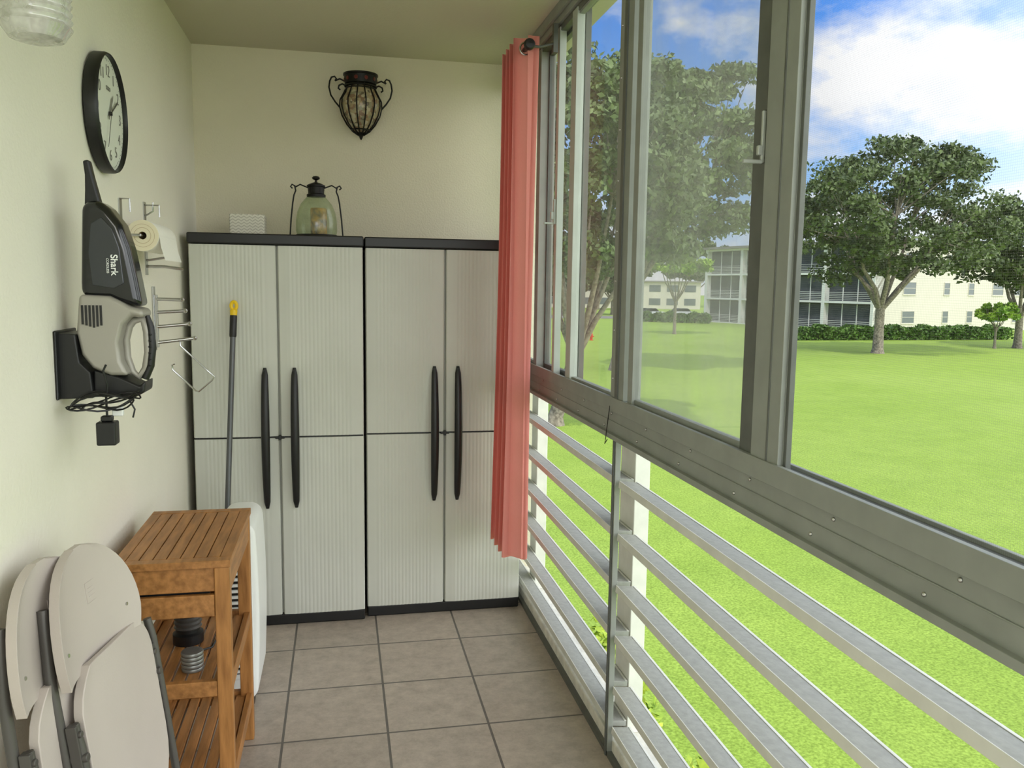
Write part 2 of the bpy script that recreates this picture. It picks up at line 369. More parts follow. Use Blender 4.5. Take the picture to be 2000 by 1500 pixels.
# ------------------------------------------------------------ cabinets
def cabinet(x0,x1,yf,yb,xs,hx,latch):
    c=thing('storage_cabinet',((x0+x1)/2,(yf+yb)/2,0),'tall light grey resin storage cabinet with black top and handles','cabinet','tall resin storage cabinets')
    g=G()
    g.box(x0+.004,x1-.004,yf+.03,yb,.045,1.71,1)
    g.box(x0,x1,yf-.012,yb,1.712,1.757,0)
    g.box(x0+.004,x1-.004,yf+.004,yb,0,.05,0)
    build(g,'body',[M_black,M_door],c,bevel=.006)
    for i,(a,b) in enumerate(((x0+.004,xs-.004),(xs+.004,x1-.004))):
        g=G()
        w=b-a
        for z0,z1 in ((.052,.866),(.874,1.708)):
            cols=[(0,.03),(0,.006),(.004,0),(.03,-.002)]
            f0=.045 if i==0 else .04;f1=w-(.045)
            if i==0: f1=w-.05
            n=16
            per=(f1-f0)/n
            cols.append((f0-.006,-.003))
            for k in range(n):
                s=f0+k*per
                cols+=[(s+.0,-.0026),(s+per*.3,-.0042),(s+per*.7,-.0042),(s+per*.98,-.0026)]
            cols+=[(f1+.006,-.003),(w-.03,-.002),(w-.004,0),(w,.006),(w,.03)]
            vs=[];k=len(cols)
            for zz in (z0,z1): vs+=[(a+cx,yf+cy,zz) for cx,cy in cols]
            fs=[(j,j+1,k+j+1,k+j) for j in range(k-1)]+[tuple(range(k))[::-1],tuple(range(k,2*k)),(0,k,2*k-1,k-1)]
            g.add(vs,fs,0)
        g.box(a+.003,b-.003,yf+.006,yf+.03,.86,.88,1)
        d=build(g,'door',[M_door,M_black],c,smooth=25)
        h=hx[i];g=G();rows=[];n=20;mseg=12
        for q in range(n+1):
            t=q/n;z=.55+t*.63;bow=math.sin(pi*t)
            w2=.011+.0075*bow**.6;dep=.006+.010*bow;cy=yf-.012-.034*bow**.8
            if q in(0,n): w2*=.6;dep*=.5
            rows.append([(h+w2*math.cos(2*pi*j/mseg),cy+dep*math.sin(2*pi*j/mseg),z) for j in range(mseg)])
        vs=[p for r in rows for p in r]
        fs=[(q*mseg+j,q*mseg+(j+1)%mseg,(q+1)*mseg+(j+1)%mseg,(q+1)*mseg+j) for q in range(n) for j in range(mseg)]
        fs+=[tuple(range(mseg)),tuple(n*mseg+j for j in range(mseg))]
        g.add(vs,fs)
        g.box(h-.008,h+.008,yf-.02,yf,.56,.585).box(h-.008,h+.008,yf-.02,yf,1.145,1.17)
        build(g,'handle',M_black,d)
    g=G().box(xs-.02,xs+.02,yf-.010,yf+.01,.864,.874).box(xs-.006,xs+.006,yf-.012,yf,.858,.880)
    build(g,'latch',M_black,c,bevel=.002)
cabinet(-.632,.103,3.75,4.18,-.267,(-.325,-.200),0)
cabinet(.108,.838,3.78,4.18,.470,(.420,.528),0)
# ------------------------------------------------------------ broom
p0=Vector((-.4975,3.5,0));p1=Vector((-.444,3.722,1.471));d=(p1-p0)
bm_=thing('broom',p0,'grey pole broom with yellow hanging tip leaning on the cabinet','broom')
build(G().tube([p0+d*.05,p0+d*.90],.0115,14),'pole',M_pole,bm_)
build(G().tube([p0+d*.895,p0+d*.90,p0+d*.955,p0+d*.96],[.0135,.015,.015,.0135],14),'grip',M_black,bm_,smooth=50)
g=G();c=p0+d*.985
g.tube([p0+d*.955,p0+d*.972],[.014,.016],14)
g.tube([c+Vector((.011*math.cos(a),0,.017*math.sin(a))) for a in [2*pi*k/18 for k in range(18)]],.0075,8,closed=True)
build(g,'hanging_tip',M_yel,bm_)
g=G().box(-.62,-.38,3.46,3.52,.0,.05);g.box(-.60,-.40,3.465,3.515,.05,.08)
build(g,'head',M_black,bm_,bevel=.008)
# ------------------------------------------------------------ air cooler
ac=thing('portable_air_cooler',(-.365,3.17,0),'slim white plastic portable air cooler with louvered grille','appliance')
def lean(a,b,t):
    return (a,t,b)
prof=[]
for (cx,cz,a0) in ((-.355,.650,0),(-.40,.650,90),(-.40,.07,180),(-.355,.07,270)):
    for k in range(7):
        a=math.radians(a0+k*15);prof.append((cx+.045*math.cos(a),cz+.045*math.sin(a)))
prof=[(x+(.012*math.sin(pi*(z-.02)/.70) if x>-.38 else 0),z) for x,z in prof]
mid=[(-.310+.012*math.sin(pi*(z-.02)/.70),z) for z in (.15,.25,.35,.45,.55)]
prof=prof[21:28]+mid+prof[0:21]
build(G().prism(prof,lean,3.0,3.33),'housing',M_whitep,ac,bevel=.022,seg=4,smooth=50)
g=G().box(-.435,-.322,2.990,3.003,.12,.64,0);g.box(-.428,-.335,2.988,2.992,.14,.62,1)
for k in range(22): g.box(-.430,-.333,2.978,2.990,.148+k*.0215,.158+k*.0215,0)
build(g,'grille',[M_whitep,M_dark],ac,bevel=.002)
for (a,b) in ((-.42,3.03),(-.355,3.03),(-.42,3.25),(-.355,3.25)):
    build(G().box(a,a+.03,b,b+.05,0,.035),'foot',M_black,ac,bevel=.003)
# ------------------------------------------------------------ kitchen cart
ct=thing('kitchen_cart',(-.45,2.55,0),'teak slatted kitchen cart with drawer and two shelves','cart')
x0,x1,y0,y1=-.605,-.300,2.285,2.825
g=G();g.box(x0,x1,y0,y0+.034,.7795,.80).box(x0,x1,y1-.034,y1,.7795,.80)
g.box(x0,x0+.03,y0+.035,y1-.035,.7795,.7998).box(x1-.03,x1,y0+.035,y1-.035,.7795,.7998)
g.box(x0+.031,x1-.031,y0+.036,y1-.036,.7797,.785)
n=7;w=(x1-x0-.06)/n
for k in range(n): g.box(x0+.03+k*w+.0015,x0+.03+(k+1)*w-.0015,y0+.037,y1-.037,.786,.7994)
build(g,'top',M_wood,ct,bevel=.0015)
LW=.04
for (a,b) in ((x0+.003,y0+.004),(x1-LW-.003,y0+.004),(x0+.003,y1-LW-.004),(x1-LW-.003,y1-LW-.004)):
    build(G().box(a,a+LW,b,b+LW*.9,0,.779),'leg',M_woodz,ct,bevel=.003)
g=G().box(x0+.0435,x1-.0435,y0+.012,y0+.028,.710,.779)
g.box(x0+.005,x0+.02,y0+.041,y1-.041,.64,.779).box(x1-.02,x1-.005,y0+.041,y1-.041,.70,.779).box(x0+.0435,x1-.0435,y1-.03,y1-.012,.64,.779)
build(g,'apron',M_wood,ct,bevel=.002)
g=G().box(x0+.044,x1-.044,y0+.007,y0+.024,.640,.702);g.box(x0+.05,x1-.05,y0+.0245,y1-.05,.65,.69)
dr=build(g,'drawer',M_wood,ct,bevel=.003)
build(G().box(x0+.06,x1-.06,y0+.03,y0+.04,.695,.715),'drawer_gap',M_dark,ct)
for zc in (.44,.155):
    g=G();g.box(x0+.0435,x1-.0435,y0+.006,y0+.026,zc-.03,zc+.015).box(x0+.0435,x1-.0435,y1-.026,y1-.006,zc-.03,zc+.015)
    g.box(x0+.006,x0+.024,y0+.041,y1-.041,zc-.03,zc+.015).box(x1-.024,x1-.006,y0+.041,y1-.041,zc-.03,zc+.015)
    n=7;w=(x1-x0-.05)/n
    for k in range(n): g.box(x0+.025+k*w+.003,x0+.025+(k+1)*w-.003,y0+.0265,y1-.0265,zc-.012,zc+.004)
    build(g,'shelf',M_wood,ct,bevel=.0025)
sz=.4445
g=G()
for k in range(5): g.lathe([(.022,0),(.030,.001),(.031,.006),(.029,.010),(.020,.011)],T(-.425,2.40,sz+k*.0115),28)
g.lathe([(.0001,0),(.022,0)],T(-.425,2.40,sz),28);g.lathe([(.0001,.0),(.02,0)],T(-.425,2.40,sz+.057),28)
M_lid=mat('dull_grey_metal',(140,140,136),.4,.6)
o=build(g,'metal_jar_lids',M_lid,base=(-.425,2.40,sz));tag(o,'stacked silver metal jar lids on the cart shelf','jar lids')
qx,qy=-.47,2.60
o=thing('camping_lamp',(qx,qy,sz),'small black appliance with power cord on the cart shelf','lamp')
build(G().lathe([(.0001,0),(.045,0),(.045,.03),(.035,.035),(.035,.11),(.046,.115),(.046,.15),(.03,.165),(.0001,.167)],T(qx,qy,sz),28),'body',M_black,o)
build(G().tube([(qx+.04,qy,sz+.13),(qx+.08,qy-.02,sz+.15),(qx+.11,qy-.03,sz+.12),(qx+.105,qy-.05,sz+.05),(qx+.08,qy-.07,sz+.006),(qx+.03,qy-.10,sz+.006)],.003,6),'cord',M_black,o)
build(G().lathe([(.0355,.045),(.041,.05),(.0355,.055),(.041,.065),(.0355,.07),(.041,.08),(.0355,.085)],T(qx,qy,sz),28),'band',M_legg,o)
# ------------------------------------------------------------ folding chairs
def chair(base,rot=0,th=7.5,rtop=.72):
    c=thing('folding_chair',base,'folded beige plastic chair with grey steel legs leaning on the wall','chair','folding chairs')
    w=Matrix.Rotation(rot,3,'Z')@Vector((.166,.986,0)).normalized();n0=Vector((w.y,-w.x,0));th=math.radians(th)
    u=Vector((0,0,1))*math.cos(th)-n0*math.sin(th);n=w.cross(u).normalized()
    if n.x<0:n=-n
    B=Vector(base)
    def P(a,b,t): return tuple(B+w*a+u*b+n*t)
    def panel(outline,t0,t1,curv,name,wid,mi=M_beige,bev=.008):
        bs,fn=outline;na=14;g=G();vs=[]
        for t in (t0,t1):
            for b in bs:
                l,r=fn(b)
                for k in range(na+1):
                    a=l+(r-l)*k/na
                    rim=.004*max(0,1-min(k,na-k)/1.5) if t==t1 else -.003*max(0,1-min(k,na-k)/1.5)
                    vs.append(P(a,b,t+rim+curv*((a-wid/2)/(wid/2))**2))
        nb=len(bs);st=nb*(na+1);fs=[]
        for i in range(nb-1):
            for k in range(na):
                q=i*(na+1)+k
                fs.append((q,q+1,q+na+2,q+na+1));fs.append((st+q,st+q+na+1,st+q+na+2,st+q+1))
        loop=[k for k in range(na+1)]+[i*(na+1)+na for i in range(1,nb)]+[(nb-1)*(na+1)+k for k in range(na-1,-1,-1)]+[i*(na+1) for i in range(nb-2,0,-1)]
        for i in range(len(loop)):
            a,b=loop[i],loop[(i+1)%len(loop)];fs.append((a,b,st+b,st+a))
        g.add(vs,fs)
        return build(g,name,mi,c,bevel=bev,seg=3,smooth=50)
    W=.335
    b0,b1=.735,.985
    def bk(b):
        t=(b-b0)/(b1-b0)
        e=.012*math.sin(min(t/.25,1)*pi/2)
        q=max(0,(t-.20)/.80)
        s=(1-q**2.1)**.5 if q<1 else 0
        hw=(W/2+e)*max(s,.12)
        return (W/2-hw,W/2+hw)
    bs=[b0+(b1-b0)*x for x in (0,.05,.12,.2,.3,.4,.5,.6,.68,.76,.83,.89,.94,.975,.993,1)]
    br=panel((bs,bk),-.002,.012,.024,'backrest',W,bev=.005)
    g=G()
    q=.0128
    g.tube([P(.17,.855,q),P(.225,.855,q),P(.225,.90,q),P(.17,.90,q)],.0009,5,closed=True)
    for k in range(3): g.tube([P(.18,.868+k*.009,q),P(.216,.868+k*.009,q)],.0007,5)
    build(g,'embossed_mark',M_beige,br)
    s0,s1=.30,.75
    def st(b):
        t=(b-s0)/(s1-s0)
        q=max(0,(.38-t)/.38);hw=(.178)*max((1-q**2.8)**.5 if q<1 else 0,.25)
        q2=max(0,(t-.78)/.22);hw*=(1-.32*q2**2.2)
        return (.213-hw,.213+hw)
    bs=[s0+(s1-s0)*x for x in (0,.01,.03,.07,.12,.18,.25,.35,.5,.65,.75,.82,.88,.92,.96,.985,1)]
    sp=panel((bs,st),.020,.034,-.008,'seat',.42,bev=.005)
    for a in (.010,.327):
        g=G().tube([P(a,0,-.004),P(a,.77,-.004),P(a+(.02 if a<.1 else -.02),.90,-.004)],.011,12)
        build(g,'leg',M_legg,c)
        build(G().tube([P(a,0,-.004),P(a,.025,-.004)],.0135,12),'foot_cap',M_black,c)
    for a,top in ((.018,.66),(.412,rtop)):
        g=G().tube([P(a,.0,.026),P(a,top-.05,.026),P(a,top,.020)],.010,12)
        build(g,'leg',M_legg,c)
        build(G().tube([P(a,0,.026),P(a,.025,.026)],.0125,12),'foot_cap',M_black,c)
    build(G().tube([P(.022,.12,.026),P(.412,.12,.026)],.007,10),'crossbar',M_legg,c)
    build(G().tube([P(.012,.18,-.004),P(.327,.18,-.004)],.007,10),'crossbar',M_legg,c)
    for a in (.014,.395):
        g=G();g.prism([(a-.010,.56),(a+.010,.56),(a+.013,.59),(a+.010,.66),(a-.010,.66)],P,.008,.030)
        g.tube([P(a,.59,.005),P(a,.59,.040)],.009,12).tube([P(a,.64,.005),P(a,.64,.036)],.007,12)
        build(g,'hinge_bracket',M_legg,c,bevel=.002)
    for a in (.03,.305): build(G().tube([P(a,.80,.010),P(a,.80,.031)],.004,10),'rivet',M_chrome,br)
    return c
chair((-.472,1.69,0.003))
chair((-.548,1.60,0.003),.0,5.4,.60)
# ------------------------------------------------------------ clock
cy,cz,cr=2.60,2.018,.165
cl=thing('wall_clock',(XL,cy,cz),'round wall clock with black rim and cream face','clock')
MW=Matrix(((0,0,1,XL),(1,0,0,cy),(0,1,0,cz),(0,0,0,1)))
build(G().lathe([(.0001,.0),(cr-.01,.0),(cr,.006),(cr,.030),(cr-.003,.038),(cr-.006,.040),(cr-.008,.034),(cr-.008,.026)],MW,64),'rim',M_black,cl)
fc=build(G().lathe([(.0001,.026),(cr-.007,.026)],MW,64),'face',M_clockf,cl)
g=G()
for h in range(1,13):
    a=pi/2-h*pi/6;textg(g,str(h),.045,MW@T(.116*math.cos(a),.116*math.sin(a),.0275),0,bold=-.0008)
for k in range(60):
    a=k*pi/30;r0=.146 if k%5 else .143
    M=MW@Matrix.Rotation(a,4,'Z')
    g.obox(M,r0,.150,-.0005,.0005,.0265,.0272)
textg(g,'SEIKO',.016,MW@T(0,.068,.0275),0)
build(g,'numerals',M_num,fc,smooth=0)
def hand(ang,l,w,z,name,m):
    M=MW@Matrix.Rotation(pi/2-ang,4,'Z')
    build(G().prism([(-.02,-w*.6),(l*.8,-w),(l,0),(l*.8,w),(-.02,w*.6)],lambda a,b,t:tuple(M@Vector((a,b,t))),z,z+.0012),name,m,cl,smooth=0)
hand(math.radians(35),.070,.004,.029,'hour_hand',M_num)
hand(math.radians(60),.100,.003,.031,'minute_hand',M_legg)
hand(math.radians(205),.108,.0009,.033,'second_hand',M_legg)
build(G().lathe([(.0001,.036),(.006,.035),(.006,.027)],MW,16),'hub',M_black,cl)
# ------------------------------------------------------------ handheld vacuum
def vf(yy=2.2):
    def f(u,v,t): return (-.684+(u-105)*.001174,yy+t,1.424-(v-650)*.00127)
    return f
F=vf()
vc=thing('handheld_vacuum',(-.56,2.2,1.25),'black and silver cordless handheld vacuum in its wall mount','vacuum')
g=G().prism([(178,328),(190,326),(196,356),(202,380),(208,404),(210,412),(178,412),(180,382),(181,354)],F,-.014,.014)
build(g,'crevice_nozzle',M_black,vc,bevel=.005,seg=3)
g=G().prism([(178,408),(208,400),(230,416),(253,446),(267,490),(277,545),(287,603),(262,596),(240,590),(225,584),(170,582),(170,555),(173,500),(176,445)],F,-.044,.044)
build(g,'dust_cup',M_gloss,vc,bevel=.02,seg=4)
g=G().prism([(196,446),(216,434),(236,455),(248,490),(254,556),(235,566),(194,560),(189,500)],F,-.0465,-.042)
build(g,'cup_window',mat('smoked_clear_plastic',(40,44,50),.12,coat=.5),vc,bevel=.002)
g=G().prism([(168,578),(226,580),(246,590),(264,600),(289,606),(289,622),(266,617),(250,634),(240,668),(243,705),(256,732),(222,732),(188,718),(168,692),(160,650)],F,-.050,.050)
build(g,'motor_housing',M_silver,vc,bevel=.018,seg=4)
for k in range(6):
    u0=172+k*7;build(G().prism([(u0,598),(u0+4,598),(u0+4,640-abs(k-3)*2),(u0,640-abs(k-3)*2)],F,-.0525,-.048),'vent',M_black,vc)
path=[(262,628),(280,626),(286,650),(287,690),(281,722),(268,738),(255,728),(246,700),(245,665),(252,640)]
g=G();g.tube([F(u,v,0) for u,v in path],[.009]*10,12,closed=True)
hd=build(g,'handle',M_silver,vc,smooth=60)
g=G();g.tube([F(288,618,0),F(294,640,0),F(296,680,0),F(291,716,0),F(279,742,0)],[.006,.009,.010,.010,.010],12)
for k in range(6):
    u,v=(296-k*.6,655+k*12);g.tube([F(u-3,v,-.012),F(u+4,v,0),F(u-3,v,.012)],.003,6)
gr=build(g,'handle_grip',M_black,vc)
g=G().prism([(188,720),(240,735),(276,752),(288,742),(286,765),(268,774),(200,774),(186,760)],F,-.045,.045)
build(g,'power_head',M_black,vc,bevel=.01,seg=3)
g=G().box(XL,-.655,2.12,2.28,1.265,1.43);g.prism([(124,650),(160,652),(166,705),(186,725),(190,774),(124,775)],F,-.06,.06)
build(g,'wall_mount',M_black,vc,bevel=.008,seg=2)
g=G();MV=Matrix(((0,1,0,F(237,524,0)[0]),(0,0,-1,2.2-.0475),(-1,0,0,F(236,522,0)[2]),(0,0,0,1)))
textg(g,'Shark',.022,MV,0,bold=.0003);textg(g,'CORDLESS',.0075,MV@T(.002,-.0145,0),0)
build(g,'lettering',M_whitep,vc,smooth=0)
ad=thing('power_adapter',(-.54,2.13,1.16),'black power adapter hanging by a tangled black cord','adapter')
g=G().box(-.575,-.531,2.11,2.15,1.155,1.212);g.box(-.566,-.54,2.118,2.142,1.212,1.226)
build(g,'plug_body',M_black,ad,bevel=.004)
g=G();g.tube([(-.553,2.13,1.22),(-.553,2.128,1.27),(-.548,2.125,1.30),(-.555,2.12,1.335),(-.548,2.12,1.35)],.0028,6)
rng=random.Random(3)
for L in range(5):
    pts=[];ph=rng.random()*6;rx=.035+.02*rng.random();cx=-.56+.02*rng.random()
    for k in range(26):
        a=2*pi*k/26;pts.append((cx+rx*1.5*math.cos(a+ph),2.115+.02*math.sin(a*2+ph),1.262+.018*math.sin(a+ph+.4*L)+.006*math.sin(3*a+L)))
    g.tube(pts,.0022,6,closed=True)
g.tube([(-.50,2.13,1.26),(-.49,2.13,1.24),(-.495,2.13,1.22)],.0022,6)
build(g,'cord',M_black,ad)
build(G().box(-.545,-.52,2.14,2.155,1.222,1.245),'tag',M_whitep,ad,bevel=.003)
# ------------------------------------------------------------ paper towel holder & roll
h1=thing('paper_towel_holder',(XL,2.97,1.69),'chrome wall rack holding a paper towel roll','rack')
g=G().box(XL,XL+.004,3.10,3.13,1.57,1.82).box(XL,XL+.004,2.77,2.80,1.62,1.80)
g.tube([(XL,2.785,1.80),(XL+.03,2.785,1.80),(XL+.03,2.785,1.76)],.003,6)
g.tube([(XL,3.115,1.81),(XL+.05,3.115,1.81),(XL+.05,3.115,1.77)],.003,6)
g.tube([(XL,3.115,1.77),(XL+.03,3.115,1.79),(XL+.03,3.115,1.82)],.003,6)
g.tube([(XL+.06,2.77,1.690),(XL+.06,3.115,1.690),(XL,3.115,1.690)],.004,8)
g.tube([(XL+.06,2.77,1.690),(XL,2.77,1.690)],.004,8)
g.tube([(XL,3.12,1.60),(XL+.06,3.12,1.60),(XL+.12,3.13,1.592)],.0055,8)
g.tube([(XL,3.12,1.62),(XL+.08,3.13,1.635)],.004,8)
build(g,'rack_frame',M_chrome,h1)
MR=T(XL+.06,2.80,1.690)@Matrix.Rotation(-pi/2,4,'X')
g=G().lathe([(.012,0),(.048,0),(.0485,.002),(.0485,.278),(.048,.28),(.012,.28)],MR,36,mis=[1,0,0,0,0])
g.lathe([(.0115,.0),(.0115,.28)],MR,24,mi=2);g.lathe([(.024,-.0008),(.025,-.0008)],MR,24,mi=2);g.lathe([(.035,-.0008),(.0358,-.0008)],MR,24,mi=2)
g.add([(XL+.1088,2.802,1.690),(XL+.1088,3.078,1.690),(XL+.113,3.078,1.655),(XL+.113,2.802,1.655),(XL+.124,3.078,1.615),(XL+.124,2.802,1.615)],[(0,1,2,3),(3,2,4,5)])
r=build(g,'paper_towel_roll',[M_paper,M_tan,M_core],base=(XL+.06,2.80,1.690));tag(r,'white paper towel roll on the chrome wall rack','paper towels')
h2=thing('hanging_rack',(XL,3.2,1.4),'chrome wall rack with four straight swing arms','rack')
build(G().box(XL,XL+.006,3.185,3.22,1.30,1.53).box(XL+.006,XL+.016,3.195,3.21,1.31,1.50),'wall_plate',M_chrome,h2,bevel=.001)
for k,z in enumerate((1.485,1.437,1.385,1.328)):
    l=(.10,.108,.12,.135)[k];zz=z+(-.002,.006,.010,.014)[k]
    g=G().tube([(XL+.012,3.2,z),(XL+l,3.2+.01*k,zz)],.0065,10);g.lathe([(.0001,-.009),(.007,-.006),(.0095,0),(.007,.006),(.0001,.009)],T(XL+l,3.2+.01*k,zz),12)
    build(g,'arm',M_chrome,h2)
def hw(u,v,y=3.24): return (XL+(u-300)*.00182,y,1.38-(v-640)*.00187)
g=G().tube([hw(344,662),hw(345,676),hw(372,702),hw(392,722),hw(409,738),hw(404,745),hw(378,767),hw(372,766),hw(350,744),hw(329,724),hw(328,714),hw(333,712)],.0034,7)
o=build(g,'wire_hanger',M_chrome,base=hw(344,662));tag(o,'bent chrome wire hanger hooked on a rack arm','hanger')
# ------------------------------------------------------------ jelly jar lamp
lx,ly=-.50,1.60
lp=thing('wall_lamp',(XL,ly,2.2),'ribbed glass jar wall lamp on a metal arm','lamp')
pr=[(.0001,1.953),(.03,1.951),(.043,1.955),(.048,1.963)]
for k in range(9):
    z=1.970+k*.013;pr+=[(.053,z),(.0565,z+.005),(.053,z+.010)]
pr+=[(.05,2.10),(.045,2.115)]
build(G().lathe(pr,T(lx,ly,0),40),'lamp_shade',M_jar,lp)
build(G().lathe([(r-.004 if r>.01 else r,z+.004) for r,z in pr[:-1]],T(lx,ly,0),40),'inner_glass',M_jar,lp)
build(G().lathe([(.0001,2.19),(.03,2.188),(.052,2.16),(.055,2.10),(.05,2.10)],T(lx,ly,0),32),'socket_cap',M_white,lp)
build(G().tube([(lx,ly,2.18),(lx,ly,2.215),(lx-.03,ly,2.235),(XL,ly,2.235)],.012,12).lathe([(.05,0),(.045,.014),(.0001,.02)],T(XL,ly,2.235)@Matrix.Rotation(pi/2,4,'Y'),28),'arm',M_white,lp)
build(G().lathe([(.0001,2.03),(.018,2.035),(.028,2.06),(.02,2.09),(.014,2.11)],T(lx,ly,0),20),'bulb',M_whitep,lp)
# ------------------------------------------------------------ sconce on back wall
sx,sy=.105,YB-.105
sn=thing('wall_sconce',(sx,YB,2.4),'black wrought iron basket sconce with mosaic glass liner','sconce')
pf=[(.072,2.478),(.068,2.460),(.080,2.435),(.096,2.405),(.098,2.375),(.088,2.335),(.066,2.295),(.040,2.265),(.014,2.248)]
g=G()
for k in range(14):
    a=2*pi*k/14;g.tube([(sx+r*math.cos(a),sy+r*math.sin(a),z) for r,z in pf],.0034,6)
for z,r in ((2.470,.074),(2.458,.069),(2.27,.045)):
    g.tube([(sx+r*math.cos(2*pi*k/32),sy+r*math.sin(2*pi*k/32),z) for k in range(32)],.0035,6,closed=True)
g.lathe([(.0001,2.225),(.006,2.232),(.012,2.25),(.018,2.262),(.0001,2.265)],T(sx,sy,0),16)
build(g,'basket',M_blackm,sn)
build(G().lathe([(.070,2.478),(.073,2.480),(.077,2.515),(.081,2.518),(.081,2.525),(.074,2.525),(.068,2.482)],T(sx,sy,0),36),'rim_band',M_blackm,sn)
M_rg=mat('dark_red_glass',(96,34,26),.3)
for k in range(10):
    a=2*pi*k/10;build(G().lathe([(.010,0),(.009,.002),(.0001,.003)],T(sx,sy,2.498)@Matrix.Rotation(a,4,'Z')@T(.0755,0,0)@Matrix.Rotation(pi/2,4,'Y'),6),'rim_ornament',M_rg,sn)
build(G().lathe([(.064,2.465),(.076,2.435),(.091,2.405),(.093,2.375),(.083,2.335),(.061,2.295),(.035,2.265),(.0001,2.255)],T(sx,sy,0),36),'glass_liner',M_mosaic,sn)
for s in (-1,1):
    g=G()
    pts=[(s*.066,2.47),(s*.085,2.478),(s*.10,2.47),(s*.103,2.457),(s*.094,2.450)]
    g.tube([(sx+a,sy,b) for a,b in pts],.004,7)
    pts=[(s*.118,2.49),(s*.112,2.500),(s*.120,2.510),(s*.134,2.505),(s*.142,2.488),(s*.146,2.46),(s*.138,2.425),(s*.118,2.395),(s*.098,2.372)]
    g.tube([(sx+a,sy,b) for a,b in pts],.004,7)
    pts=[(s*.072,2.49),(s*.096,2.50),(s*.118,2.49)];g.tube([(sx+a,sy,b) for a,b in pts],.004,7)
    build(g,'scroll_handle',M_blackm,sn)
g=G()
g.tube([(sx,YB,2.50),(sx,sy+.07,2.50)],.006,8);g.tube([(sx,YB,2.36),(sx,sy+.092,2.36)],.005,8);g.box(sx-.006,sx+.006,YB-.012,YB,2.34,2.52)
build(g,'wall_bracket',M_blackm,sn)
# ------------------------------------------------------------ lantern + candle + tissue box
CT=1.7575
lx,ly=-.102,3.95
la=thing('lantern',(lx,ly,CT),'green glass bell lantern with black metal scroll frame','lantern')
build(G().lathe([(.088,CT+.012),(.092,CT+.03),(.091,CT+.075),(.084,CT+.115),(.068,CT+.15),(.046,CT+.176),(.034,CT+.186)],T(lx,ly,0),36),'glass_bell',M_lglass,la)
build(G().lathe([(.0001,CT+.012),(.092,CT+.012),(.095,CT+.004),(.095,CT),(.0001,CT)][::-1],T(lx,ly,0),36),'base_plate',M_blackm,la)
build(G().lathe([(.042,CT+.182),(.042,CT+.192),(.036,CT+.196),(.036,CT+.226),(.041,CT+.228),(.041,CT+.234),(.02,CT+.244),(.006,CT+.248),(.005,CT+.256),(.016,CT+.262),(.018,CT+.268),(.012,CT+.274),(.0001,CT+.276)],T(lx,ly,0),28),'cap',M_blackm,la)
for s in (-1,1):
    g=G()
    pts=[(s*.118,0.0),(s*.112,.08),(s*.104,.15),(s*.098,.185),(s*.090,.205),(s*.094,.226),(s*.106,.232),(s*.112,.222),(s*.104,.214)]
    g.tube([(lx+a,ly,CT+.003+b) for a,b in pts],.0035,7)
    g.tube([(lx+a,ly,CT+b) for a,b in [(s*.094,.222),(s*.07,.236),(s*.035,.222),(s*.034,.21)]],.0032,7)
    g.tube([(lx+a,ly,CT+b) for a,b in [(s*.118,.004),(s*.09,.004)]],.0035,7)
    build(g,'scroll_frame',M_blackm,la)
o=build(G().lathe([(.0001,CT+.014),(.036,CT+.014),(.037,CT+.02),(.037,CT+.125),(.034,CT+.132),(.0001,CT+.128)],T(lx+.01,ly,0),28),'pillar_candle',M_amber,base=(lx+.01,ly,CT+.014));tag(o,'amber pillar candle inside the glass lantern','candle')
g=G().box(-.475,-.325,3.88,4.0,CT,CT+.092)
tb=build(g,'tissue_box',M_chev,base=(-.40,3.94,CT),bevel=.006,seg=3);tag(tb,'white tissue box with grey chevron pattern on cabinet','tissue box')
build(G().lathe([(.05,CT+.0925),(.0001,CT+.0925)],T(-.40,3.94,0)@Matrix.Scale(.5,4,(0,1,0)),20),'opening',M_dark,tb)
# ------------------------------------------------------------ curtain + rod
rx,rz=.732,2.485
cr_=thing('curtain_rod',(rx,3.5,rz),'black metal curtain rod with round finial','curtain rod')
build(G().tube([(rx,3.27,rz),(rx,3.74,rz)],.010,14),'rod',M_black,cr_)
build(G().lathe([(.0001,-.010),(.017,-.008),(.022,0),(.022,.012),(.011,.018)],T(rx,3.27,rz)@Matrix.Rotation(-pi/2,4,'X'),24),'finial',M_black,cr_)
for yy in (3.30,3.70):
    build(G().tube([(rx,yy,rz),(rx+.05,yy,rz),(rx+.12,yy,rz+.02)],.005,10).box(rx+.10,rx+.118,yy-.012,yy+.012,rz-.02,rz+.09),'bracket',M_alud,cr_)
g=G();nu=200;nz=44;vs=[]
for j in range(nz+1):
    t=j/nz;z=2.53-t*2.13
    for i in range(nu+1):
        s=i/nu
        y=3.305+.38*s+.006*math.sin(3*t+s*5)
        ph=s*2*pi*4.5
        amp=.047+.004*t-.006*math.sin(pi*t)
        xx=rx+.002+amp*math.sin(ph+.25*math.sin(2*t+2*s))+.007*math.sin(2*ph+1.2*t)-.014*t
        y+=.014*math.sin(2*ph+.6)
        vs.append((xx,y,z+.003*math.sin(ph*2)))
fs=[(j*(nu+1)+i,j*(nu+1)+i+1,(j+1)*(nu+1)+i+1,(j+1)*(nu+1)+i) for j in range(nz) for i in range(nu)]
g.add(vs,fs)
cu=build(g,'curtain',M_curt,base=(rx,3.5,2.5),smooth=180);tag(cu,'bunched coral fabric curtain hanging from the rod','curtain')
for k in range(5):
    y=3.34+.08*k;build(G().tube([(rx+.024*math.cos(a),y,rz+.024*math.sin(a)) for a in [2*pi*q/20 for q in range(20)]],.004,6,closed=True),'grommet',M_chrome,cu)
